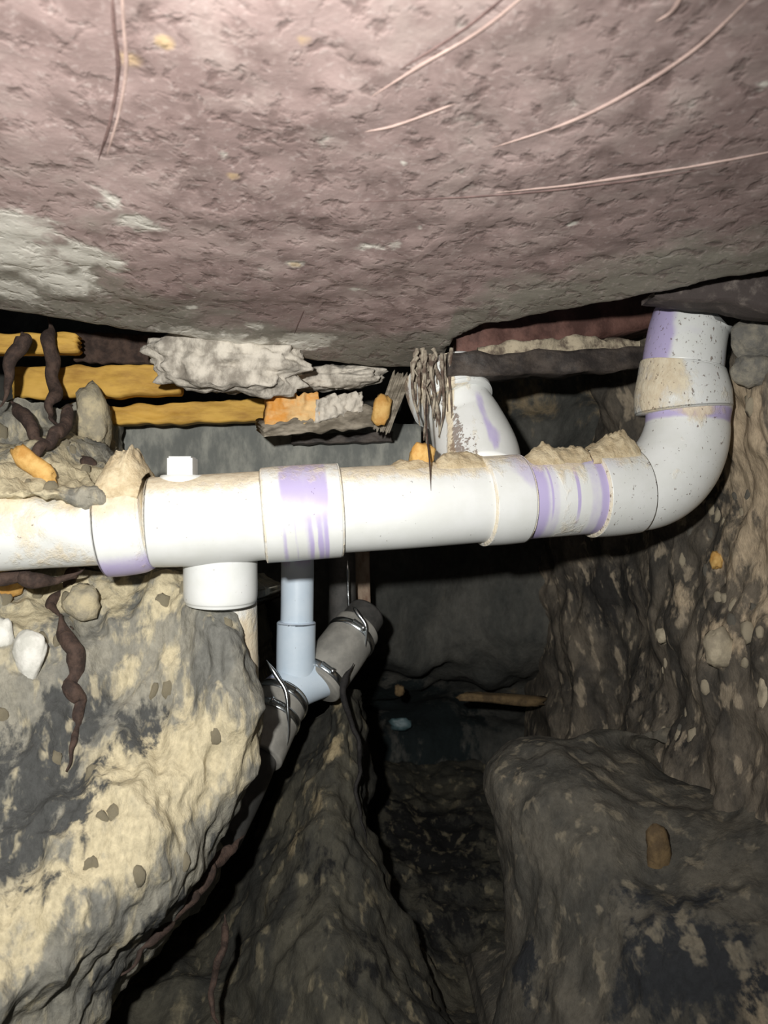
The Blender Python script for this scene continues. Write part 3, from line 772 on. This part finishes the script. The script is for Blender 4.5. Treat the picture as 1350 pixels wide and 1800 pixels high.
# tee leg going down into the soil on the left
py, d = axis(390)
pipe_part('tee_leg', [(388, py + 30, d + .02, .046, 0), (388, 990, d + .03, .047, 1), (388, 1045, d + .035, .047, 2), (388, 1060, d + .036, .044, 3)], 36, st_plain(0.05))
pipe_part('down_pipe', [(402, 1050, d + .06, .037, 0), (405, 1150, d + .075, .037, 1), (408, 1290, d + .09, .037, 2)], 50,
          lambda q, d, s: (0.25 * sm(.2, .5, fr(q, 14, 2, 2.0)), 0.3 + 0.7 * sm(0.0, 0.9, s) + 0.5 * fr(q, 14, 3, 3.0), 0))
# square plug on top of the tee
pd = axis(322)[1]
pipe_part('clean_out_neck', [(322, 880, pd, .030, 0), (322, 846, pd, .030, 1), (322, 836, pd, .027, 2)], 12, st_plain(0.1), seg=40)
def plug_mesh():
    bm = bmesh.new(); bmesh.ops.create_cube(bm, size=1.0)
    for v in bm.verts: v.co = Vector((v.co.x * .031, v.co.y * .031, v.co.z * .026))
    bmesh.ops.bevel(bm, geom=bm.edges[:], offset=.002, segments=2, affect='EDGES')
    c = P(321, 822, pd)
    for v in bm.verts: v.co += c
    me = bpy.data.meshes.new('square_plug'); bm.to_mesh(me); bm.free(); return me
link('square_plug', plug_mesh(), M_pvc, drain)

# small smudged print block on the main pipe
def print_mark():
    V = []; Fc = []; n = 14
    for j in range(n):
        for i in range(n):
            px = 722 + 28 * i / (n - 1)
            py_, d_ = axis(px); c = P(px, py_, d_)
            a = math.radians(34 - 27 * j / (n - 1))
            V.append(c + Vector((0, -math.cos(a), math.sin(a))) * (R4 + 0.0006))
    for j in range(n - 1):
        for i in range(n - 1): Fc.append((j * n + i, (j + 1) * n + i, (j + 1) * n + i + 1, j * n + i + 1))
    o = link('print_mark', mesh('print_mark', V, Fc), M_print, drain); o['label'] = 'small grey smudged print block'
print_mark()

# ------------------------------------------------------------------ dirt lying on the pipe
def dirt_pile(name, pxs, tops, r_base, label, seed, depth=0.05, side=0.0):
    """ridge of dried crumbs: along the crown of the run; tops = height above the crown"""
    V = []; Fc = []; n = 70; m = 22
    for i in range(n):
        t = i / (n - 1); px = pxs[0] + (pxs[1] - pxs[0]) * t
        py_, d_ = axis(px); c = P(px, py_, d_)
        h = np.interp(t, np.linspace(0, 1, len(tops)), tops)
        for k in range(m):
            u = k / (m - 1) * 2 - 1
            y = u * depth
            zb = math.sqrt(max(0, r_base ** 2 - y ** 2)) - 0.003
            hh = h * max(0, 1 - u * u) ** 0.8
            q = Vector((c.x, c.y + y, c.z + zb + hh))
            lump = 0.6 + 0.6 * abs(fr((q.x, q.y, 0), 38, 3, seed)) + 0.3 * fr((q.x, q.y, 0), 110, 2, seed + 4)
            q.z += (hh * 0.9) * (lump - 0.6)
            if 0 < u < 1 or -1 < u < 0: q.x += 0.002 * noise.noise(q * 90)
            V.append(q)
    for i in range(n - 1):
        for k in range(m - 1):
            Fc.append((i * m + k, (i + 1) * m + k, (i + 1) * m + k + 1, i * m + k + 1))
    o = link(name, mesh(name, V, Fc), M_crumb)
    sol = o.modifiers.new('thick', 'SOLIDIFY'); sol.thickness = 0.003; sol.offset = -1
    tag(o, label, 'dirt'); return o
dirt_pile('dirt_ridge', (918, 1030), [0.002, .012, .017, .013, .012, .014, .008], .0552, 'ridge of dried tan dirt on the purple striped pipe', 1.0, .04)
dirt_pile('dirt_ridge', (1030, 1112), [.006, .010, .016, .022, .024, .020, .008], .0605, 'tan dirt heap against the inside of the pipe bend', 2.0, .042)
dirt_pile('dirt_ridge', (675, 765), [.000, .004, .008, .007, .009, .006, .003], .0545, 'thin dirt crumbs on the pipe beside the rusty chip', 3.0, .035)
dirt_pile('dirt_ridge', (765, 850), [.003, .010, .012, .012, .009, .008, .004], .0565, 'dirt crumbs on the pipe before the leaning rear bend', 4.0, .035)
dirt_pile('dirt_ridge', (182, 264), [.000, .016, .030, .030, .033, .020, .004], .0600, 'yellowish mud lump heaped on the left pipe socket', 5.0, .05)

# rusty chip and thin strand on the pipe
def chip(name, ctr, size, seed, mat, label, cat, rot=(0, 0, 0), sharp=0.6, sub=3, rough=0.3, group=None):
    o = link(name, rock_mesh(name, size, seed, sub, rough, 1, sharp), mat)
    o.location = ctr; o.rotation_euler = rot
    tag(o, label, cat, group); return o
c = P(742, axis(742)[0], axis(742)[1]); c = Vector((c.x, c.y - .004, c.z + R4 + .011))
chip('rusty_chip', c, (.017, .012, .016), 3.0, M_stone_amber, 'small orange chip standing on the white pipe', 'chip', (0, 0.2, 0.3))

def on_bank(patch, pts, off=0.0):
    out = []
    for px, py in pts:
        q, n = on_patch(patch[3], patch[4], px, py); d = q.y - off
        out.append((px, py, d))
    return out
def strand(name, ctrl, r, mat, label, cat, parent=None, group=None, n=60, wob=0.003, seed=0.0, taper=0.5):
    pts = cr(np.array([list(P(*q)) for q in ctrl]), n); st = []
    for k, p in enumerate(pts):
        t = k / (n - 1)
        q = Vector(p) + Vector((fr(p, 25, 2, seed), fr(p, 25, 2, seed + 5), fr(p, 25, 2, seed + 8))) * wob
        st.append((q, r * (1 - taper * t) * (1 + 0.25 * fr(p, 40, 2, seed)) * (0.15 + 0.85 * sm(0, .15, t) * sm(1, .55, t)), t))
    v, f, _ = sweep(st, 12)
    o = link(name, mesh(name, v, f), mat, parent)
    if label: tag(o, label, cat, group)
    return o
d757 = axis(757)[1]
strand('root_strand', [(748, 700, d757 + .01), (752, 780, d757 - .03), (756, 830, d757 - .05), (758, 885, d757 - .0565)], .0014, M_root, 'thin brown root strand hanging over the white pipe by the orange chip', 'root', wob=.001)

# ------------------------------------------------------------------ branch drain with grey rubber couplings
branch = empty('branch_drain', P(520, 1240, 1.3), 'small white branch pipe dropping into grey rubber couplings with steel clamps', 'pipe')
def br_stain(q, d, s):
    return (0.9 * sm(0.14, 0.0, s) * sm(-0.1, 0.4, noise.noise((q.x * 90, 2, 0)) + 0.3) + 0.35 * sm(0.47, 0.5, s) * sm(.6, .55, s), 0.0, 0.0)
pipe_part('branch_pipe', [(522, 960, 1.30, .0275, 0.0), (523, 1000, 1.30, .0275, 0.1), (522, 1090, 1.30, .0275, .45), (521, 1100, 1.30, .0285, .5)], 40, br_stain, parent=branch, seg=48, mat=M_pvc_blue)
pipe_part('branch_socket', [(521, 1092, 1.30, .0325, 0), (520, 1150, 1.30, .0325, .5), (520, 1215, 1.30, .0325, 1)], 40, lambda q, d, s: (0.25 * sm(.12, 0, s) , 0, 0), True, parent=branch, seg=48, mat=M_pvc_blue)
def tee_stain(q, d, s): return (0.75 * sm(0.35, 0.1, s) + 0.6 * sm(.8, .95, s), 0, 0)
pipe_part('branch_tee', [(478, 1235, 1.27, .037, 0), (520, 1205, 1.30, .038, .5), (572, 1185, 1.34, .037, 1)], 30, tee_stain, True, parent=branch, seg=48, mat=M_pvc_blue)
def sleeve(ctrl, clamps):
    o = pipe_part('rubber_coupling', ctrl, 40, None, True, parent=branch, seg=56, mat=M_rubber)
    st = dense(ctrl, 41)
    for t in clamps:
        i = int(t * 38) + 1
        a = st[i - 1][0]; b_ = st[i + 1][0]; u = (b_ - a).normalized(); c = st[i][0]; r = st[i][1]
        s2 = []
        for w, rr in ((-.0065, r + .0002), (-.006, r + .0018), (-.002, r + .0024), (.002, r + .0024), (.006, r + .0018), (.0065, r + .0002)):
            s2.append((c + u * w, rr, 0))
        v, f, _ = sweep(s2, 56, False)
        cb = link('clamp_band', mesh('clamp_band', v, f), M_steel, o)
        # worm screw housing on the side facing up and to the viewer
        side = (Vector((0.15, -0.9, 0.35)) - u * Vector((0.15, -0.9, 0.35)).dot(u)).normalized()
        tng = u.cross(side).normalized()
        pc = c + side * (r + .005)
        s3 = [(pc + tng * x, rr, 0) for x, rr in ((-.013, .0035), (-.012, .0048), (.006, .0048), (.007, .006), (.0125, .006), (.013, .0045))]
        v, f, _ = sweep(s3, 16)
        link('clamp_screw', mesh('clamp_screw', v, f), M_steel, o)
sleeve([(500, 1222, 1.285, .044, 0), (478, 1262, 1.25, .0455, .5), (448, 1330, 1.20, .044, 1)], (0.14, 0.5))
sleeve([(556, 1205, 1.32, .044, 0), (592, 1155, 1.36, .0455, .5), (628, 1105, 1.41, .044, 1)], (0.12, 0.85))
pipe_part('cast_pipe', [(455, 1310, 1.22, .037, 0), (425, 1380, 1.16, .037, .5), (380, 1470, 1.10, .037, 1)], 20, None, parent=branch, seg=40, mat=M_darkpipe)
pipe_part('far_pipe', [(615, 1120, 1.40, .037, 0), (628, 1102, 1.42, .037, .5), (644, 1080, 1.445, .036, 1)], 20, None, parent=branch, seg=40, mat=M_darkpipe)
# upright dark pipe and wooden stake behind
v, f, _ = sweep(dense([(600, 930, 1.50, .026, 0), (602, 1030, 1.50, .026, .5), (604, 1120, 1.49, .026, 1)], 24), 40)
tag(link('upright_pipe', mesh('upright_pipe', v, f), M_darkpipe), 'dark grey upright pipe behind the right rubber coupling', 'pipe')
v, f = board([P(618, 930, 1.56), P(648, 930, 1.56), P(652, 1100, 1.56), P(622, 1100, 1.56)], .03, 3.0, 10, 50, .003)
tag(link('wooden_stake', mesh('wooden_stake', v, f), M_stake), 'tan and rust wooden stake behind the right rubber coupling', 'stake')
strand('tie_wire', [(611, 985, 1.44), (612, 1040, 1.44), (614, 1092, 1.44)], .0034, M_steel, 'straight shiny tie wire left of the wooden stake', 'wire', wob=0, taper=.3)
strand('tie_wire', [(620, 1066, 1.37), (630, 1080, 1.36), (643, 1100, 1.355), (643, 1130, 1.355), (638, 1168, 1.36)], .0038, M_steel, 'bent shiny wire hooked over the right rubber coupling', 'wire', wob=0, taper=.3)
strand('tie_wire', [(468, 1160, 1.22), (486, 1188, 1.215), (502, 1215, 1.21), (506, 1250, 1.205), (507, 1295, 1.205), (498, 1338, 1.21)], .0038, M_steel, 'bent shiny wire hooked over the left rubber coupling', 'wire', wob=0, taper=.3)
strand('crack_strand', [(622, 1165, 1.30), (606, 1195, 1.29), (608, 1225, 1.28), (618, 1270, 1.28), (632, 1310, 1.28), (630, 1390, 1.28), (638, 1470, 1.27), (652, 1540, 1.27)], .0055, M_black_strand, 'long black strand drawn along the dark crack below the right rubber coupling', 'root', wob=.006, taper=.35, seed=3)  # black strand draws the dark crack where the ledge meets the pit

# ------------------------------------------------------------------ wood and rubble at the left under the slab edge
def wood(name, corners, thick, mat, label, cat, seed, amp=.004):
    v, f = board([P(*q) for q in corners], thick, seed, 70, 14, amp)
    return tag(link(name, mesh(name, v, f), mat), label, cat)
wood('form_board', [(20, 646, 1.24), (316, 640, 1.26), (314, 690, 1.26), (22, 700, 1.24)], .04, M_wood, 'widest amber wooden board under the slab edge at left', 'board', 1.0)
wood('form_board', [(160, 716, 1.30), (465, 700, 1.32), (465, 738, 1.32), (164, 746, 1.30)], .04, M_wood, 'long narrow amber board resting along the grey footing', 'board', 2.0)
wood('form_board', [(-330, 586, 1.16), (132, 586, 1.19), (134, 618, 1.19), (-330, 622, 1.16)], .03, M_wood, 'small amber board touching the slab at the far left', 'board', 3.0)
wood('back_board', [(130, 582, 1.28), (300, 590, 1.30), (300, 640, 1.30), (130, 634, 1.28)], .03, M_root, 'dark brown board above the widest amber board', 'board', 4.0)

def lump(name, ctr, size, seed, mat, label, cat, rot=(0, 0, 0), rough=.4, sharp=.5, sub=5, stretch=0.006):
    me = rock_mesh(name, size, seed, sub, rough, 1, sharp)
    for v in me.vertices:
        q = v.co; v.co = q + q.normalized() * stretch * fr(q, 45, 4, seed)
    o = link(name, me, mat); o.location = ctr; o.rotation_euler = rot
    return tag(o, label, cat)
lump('mortar_spill', P(400, 641, 1.16), (.118, .05, .044), 2.0, M_mortar, 'pale lumpy mortar spill under the slab edge', 'mortar', (0, 0.10, 0), .3, .3, 5, .009)
lump('mortar_spill', P(592, 664, 1.27), (.075, .035, .020), 6.0, M_mortar, 'smaller grey mortar spill above the orange wood block', 'mortar', (0, -0.1, 0), .3, .5)
blk = empty('wood_block', P(550, 730, 1.2), 'broken orange and grey wood block behind the pipe coupling', 'wood')
v, f = board([P(472, 696, 1.20), P(560, 690, 1.22), P(562, 738, 1.22), P(466, 750, 1.20)], .05, 7.0, 30, 16, .006)
link('orange_face', mesh('orange_face', v, f), M_wood_orange, blk)
v, f = board([P(556, 702, 1.215), P(636, 688, 1.25), P(640, 722, 1.25), P(556, 742, 1.215)], .05, 8.0, 30, 16, .007)
link('pale_face', mesh('pale_face', v, f), M_mortar, blk)
v, f = board([P(464, 748, 1.195), P(656, 716, 1.25), P(658, 752, 1.26), P(464, 768, 1.20)], .06, 9.0, 50, 12, .005)
link('grey_underside', mesh('grey_underside', v, f), M_wood_grey, blk)
wood('splintered_board', [(690, 655, 1.22), (724, 660, 1.22), (684, 762, 1.24), (655, 755, 1.24)], .025, M_wood_grey, 'splintered grey-brown board leaning beside the rear pipe bend', 'board', 11.0, .006)
chip('amber_splinter', P(670, 722, 1.21), (.014, .01, .026), 5.0, M_stone_amber, 'amber splinter against the leaning splintered board', 'splinter', (0, 0.25, 0))
wood('dark_plank', [(512, 765, 1.36), (690, 758, 1.38), (690, 776, 1.38), (512, 780, 1.36)], .03, M_beam_dark, 'thin dark plank lying on the grey footing', 'plank', 12.0, .002)

# roots on the left, and dark strands standing for gap and crevice shade
ROOTS_AND_SHADE = [
    ([(92, 560, 1.16), (95, 620, 1.15), (97, 680, 1.15), (92, 720, 1.13), (110, 760, 1.09)], .011, 'thick brown root crossing upright over the widest amber board'),
    ([(38, 575, 1.10), (36, 620, 1.10), (26, 660, 1.09), (10, 720, 1.08)], .011, 'brown root below the small amber board at far left'),
    ([(20, 715, 1.11), (50, 750, 1.09), (75, 780, 1.07), (112, 815, 1.05)], .010, 'brown root slanting down right above the muddy pipe'),
    ([(130, 720, 1.10), (105, 755, 1.05), (70, 795, 1.01), (35, 822, .985)], .010, 'brown root slanting down left above the muddy pipe'),
    ([(125, 795, 1.08), (145, 812, 1.07), (165, 835, 1.07), (185, 850, 1.09)], .011, 'short brown root beside the pale soil near the socket'),
    (on_bank(pl, [(112, 1090), (120, 1120), (128, 1160), (122, 1205), (132, 1250), (138, 1310), (128, 1350)], .001), .0115, 'stout brown root hanging down the left soil bank'),
    (on_bank(pl, [(150, 1012), (108, 1030), (95, 1060), (116, 1105)], .004), .009, 'dark crooked root below the muddy pipe'),
    ([(-20, 1015, .93), (40, 1025, .945), (90, 1018, .96), (150, 1002, .98)], .011, 'dark strand filling the shaded gap along the underside of the muddy pipe'),  # shade of the gap below the pipe, shaped as a dark strand
    ([(430, 1465, 1.08), (350, 1560, .99), (270, 1650, .93), (200, 1720, .90)], .010, 'dark strand drawing the shadow line of the crevice along the soil bank'),  # crevice shadow beside the bank, drawn as a dark strand
    ([(405, 1600, 1.03), (385, 1680, 1.00), (370, 1760, .97), (375, 1840, .95)], .005, 'thin dark root on the lower soil ledge'),
]
for k, (c_, r_, lab) in enumerate(ROOTS_AND_SHADE):
    strand('root', c_, r_, M_root, lab, 'root', group='brown roots in the soil', wob=.013, taper=.35, seed=k * 3.1)

# hanging fibres at the slab corner
def fibres():
    V = []; Fc = []
    for k in range(34):
        px = 725 + 68 * rng.random(); top = 610 + 40 * rng.random(); ln = 40 + 110 * rng.random() ** 1.6
        d = 1.07 + .03 * rng.random()
        st = []
        for i in range(9):
            t = i / 8
            st.append((P(px + 14 * noise.noise((k * 1.7, t * 1.5, 0)), top + ln * t, d), .0034 * (1 - .75 * t) * (0.6 + abs(noise.noise((k * 3.3, t * 4, 2)))) + .0004, t))
        v, f, _ = sweep(st, 6); b = len(V); V += v; Fc += [tuple(i + b for i in q) for q in f]
    return tag(link('root_fibres', mesh('root_fibres', V, Fc), M_fibre), 'muddy root fibres hanging from the slab corner over the rear bend', 'fibres', None, 'stuff')
fibres()

# ------------------------------------------------------------------ stones and clods
def stone_on(name, patch, px, py, size, seed, mat, label, cat, rot=(0, 0, 0), sink=.25, group=None, sharp=.2):
    q, n = on_patch(patch[3], patch[4], px, py)
    if n.y > 0: n = -n
    return chip(name, q + n * size[1] * (1 - 2 * sink) * .5, size, seed, mat, label, cat, rot, sharp, 3, .3, group)
def teardrop():
    me = rock_mesh('pale_stone', (.024, .016, .036), 4.0, 4, .12, 1, .1)
    for v in me.vertices:
        t = (v.co.z + .036) / .072
        v.co.x *= .18 + .95 * max(0, min(1, t)) ** .8; v.co.y *= .4 + .6 * t
    q, n = on_patch(pl[3], pl[4], 60, 1155)
    o = link('pale_stone', me, M_stone); o.location = q + Vector((0, -.012, 0))
    return tag(o, 'white teardrop-shaped stone in the left soil bank', 'stone')
teardrop()
stone_on('pale_stone', pl, 4, 1118, (.012, .01, .02), 8.0, M_stone, 'small white stone at the left frame edge near the teardrop stone', 'stone')
stone_on('amber_stone', pl, 12, 1035, (.022, .02, .026), 9.0, M_stone_amber, 'bright amber chunk under the muddy pipe at left', 'stone', sink=-.5)
stone_on('amber_stone', pu, 62, 832, (.034, .012, .013), 10.0, M_stone_amber, 'amber chunk in the soil above the muddy pipe', 'stone', (0, .7, 0), sink=-.2)
stone_on('soil_chunk', pu, 152, 745, (.024, .03, .05), 11.0, M_clod, 'upright tan soil chunk under the long narrow amber board', 'soil', (0, -.15, 0), sink=-.1)
stone_on('soil_chunk', pl, 146, 1068, (.022, .018, .024), 12.0, M_clod, 'pale tan soil chunk beside the crooked root', 'soil', (0, .5, 0), sink=-.2)
stone_on('tan_stone', pm, 1056, 1390, (.011, .009, .020), 13.0, M_stone_tan, 'pale tan stone on the top of the clay mound', 'stone', (0, -.2, 0))
stone_on('tan_stone', pr, 1272, 1140, (.022, .016, .030), 14.0, M_stone_tan, 'tan stone in the right wall below the pipe bend', 'stone', (0, .1, 0))
stone_on('tan_stone', pr, 1168, 1118, (.011, .01, .013), 15.0, M_stone_tan, 'small round pale stone left of the tan wall stone', 'stone')
stone_on('brown_stone', pm, 1160, 1505, (.017, .010, .036), 16.0, M_brown, 'dark brown upright stone in the clay mound', 'stone', (0, -.1, 0))
stone_on('tan_stone', pr, 1262, 985, (.010, .01, .014), 17.0, M_stone_amber, 'tiny amber stone high on the right wall', 'stone')
stone_on('tan_stone', pr, 1345, 1225, (.010, .01, .026), 18.0, M_stone_tan, 'slim tan stone at the right frame edge', 'stone')
stone_on('grey_stone', pr, 1342, 600, (.036, .025, .034), 19.0, M_clod_grey, 'grey stone under the concrete lip right of the riser', 'stone')
stone_on('grey_stone', pr, 1334, 652, (.030, .022, .022), 20.0, M_clod_grey, 'flatter grey stone below the other by the riser', 'stone')
stone_on('plastic_scrap', pb, 702, 1268, (.035, .02, .022), 21.0, M_blue, 'dim teal plastic scrap deep in the dark pit', 'scrap')
chip('timber_scrap', P(880, 1228, 1.78), (.11, .02, .012), 22.0, M_brown, 'dim rust-coloured timber scrap on the back wall of the pit', 'scrap', (0, .06, 0))
chip('timber_scrap', P(702, 1213, 1.80), (.012, .012, .014), 23.0, M_brown, 'tiny amber scrap on the back wall above the teal scrap', 'scrap')

clod_meshes = [rock_mesh('clod', (1, .7, 1.25), 30 + k, 2, .35, 1, .3) for k in range(5)]
def clods(wall, patch, n, px0, px1, py0, py1, s0, s1, mats, seed):
    r = random.Random(seed); k = 0
    while k < n:
        px = r.uniform(px0, px1); py = r.uniform(py0, py1)
        q, nn = on_patch(patch[3], patch[4], px, py)
        if nn.y > 0: nn = -nn
        me = clod_meshes[k % 5]
        o = bpy.data.objects.new('clod', me); COL.objects.link(o)
        if not me.materials: me.materials.append(mats[0])
        s = r.uniform(s0, s1)
        o.location = q - nn * s * .45; o.scale = (s, s, s); o.rotation_euler = (r.uniform(-.3, .3), r.uniform(-.3, .3), r.uniform(0, 6)); o.scale.z *= 1.35
        o.parent = wall
        ms = o.material_slots[0]; ms.link = 'OBJECT'; ms.material = mats[r.randrange(len(mats))]
        k += 1
clods(wall_left, pl, 22, 0, 420, 1020, 1600, .005, .011, [M_clod], 3)
clods(wall_left, pu, 8, 0, 190, 720, 860, .006, .012, [M_clod], 4)
clods(wall_right, pr, 46, 1130, 1350, 690, 1300, .004, .010, [M_stone_tan, M_clod_grey, M_stone_tan], 5)
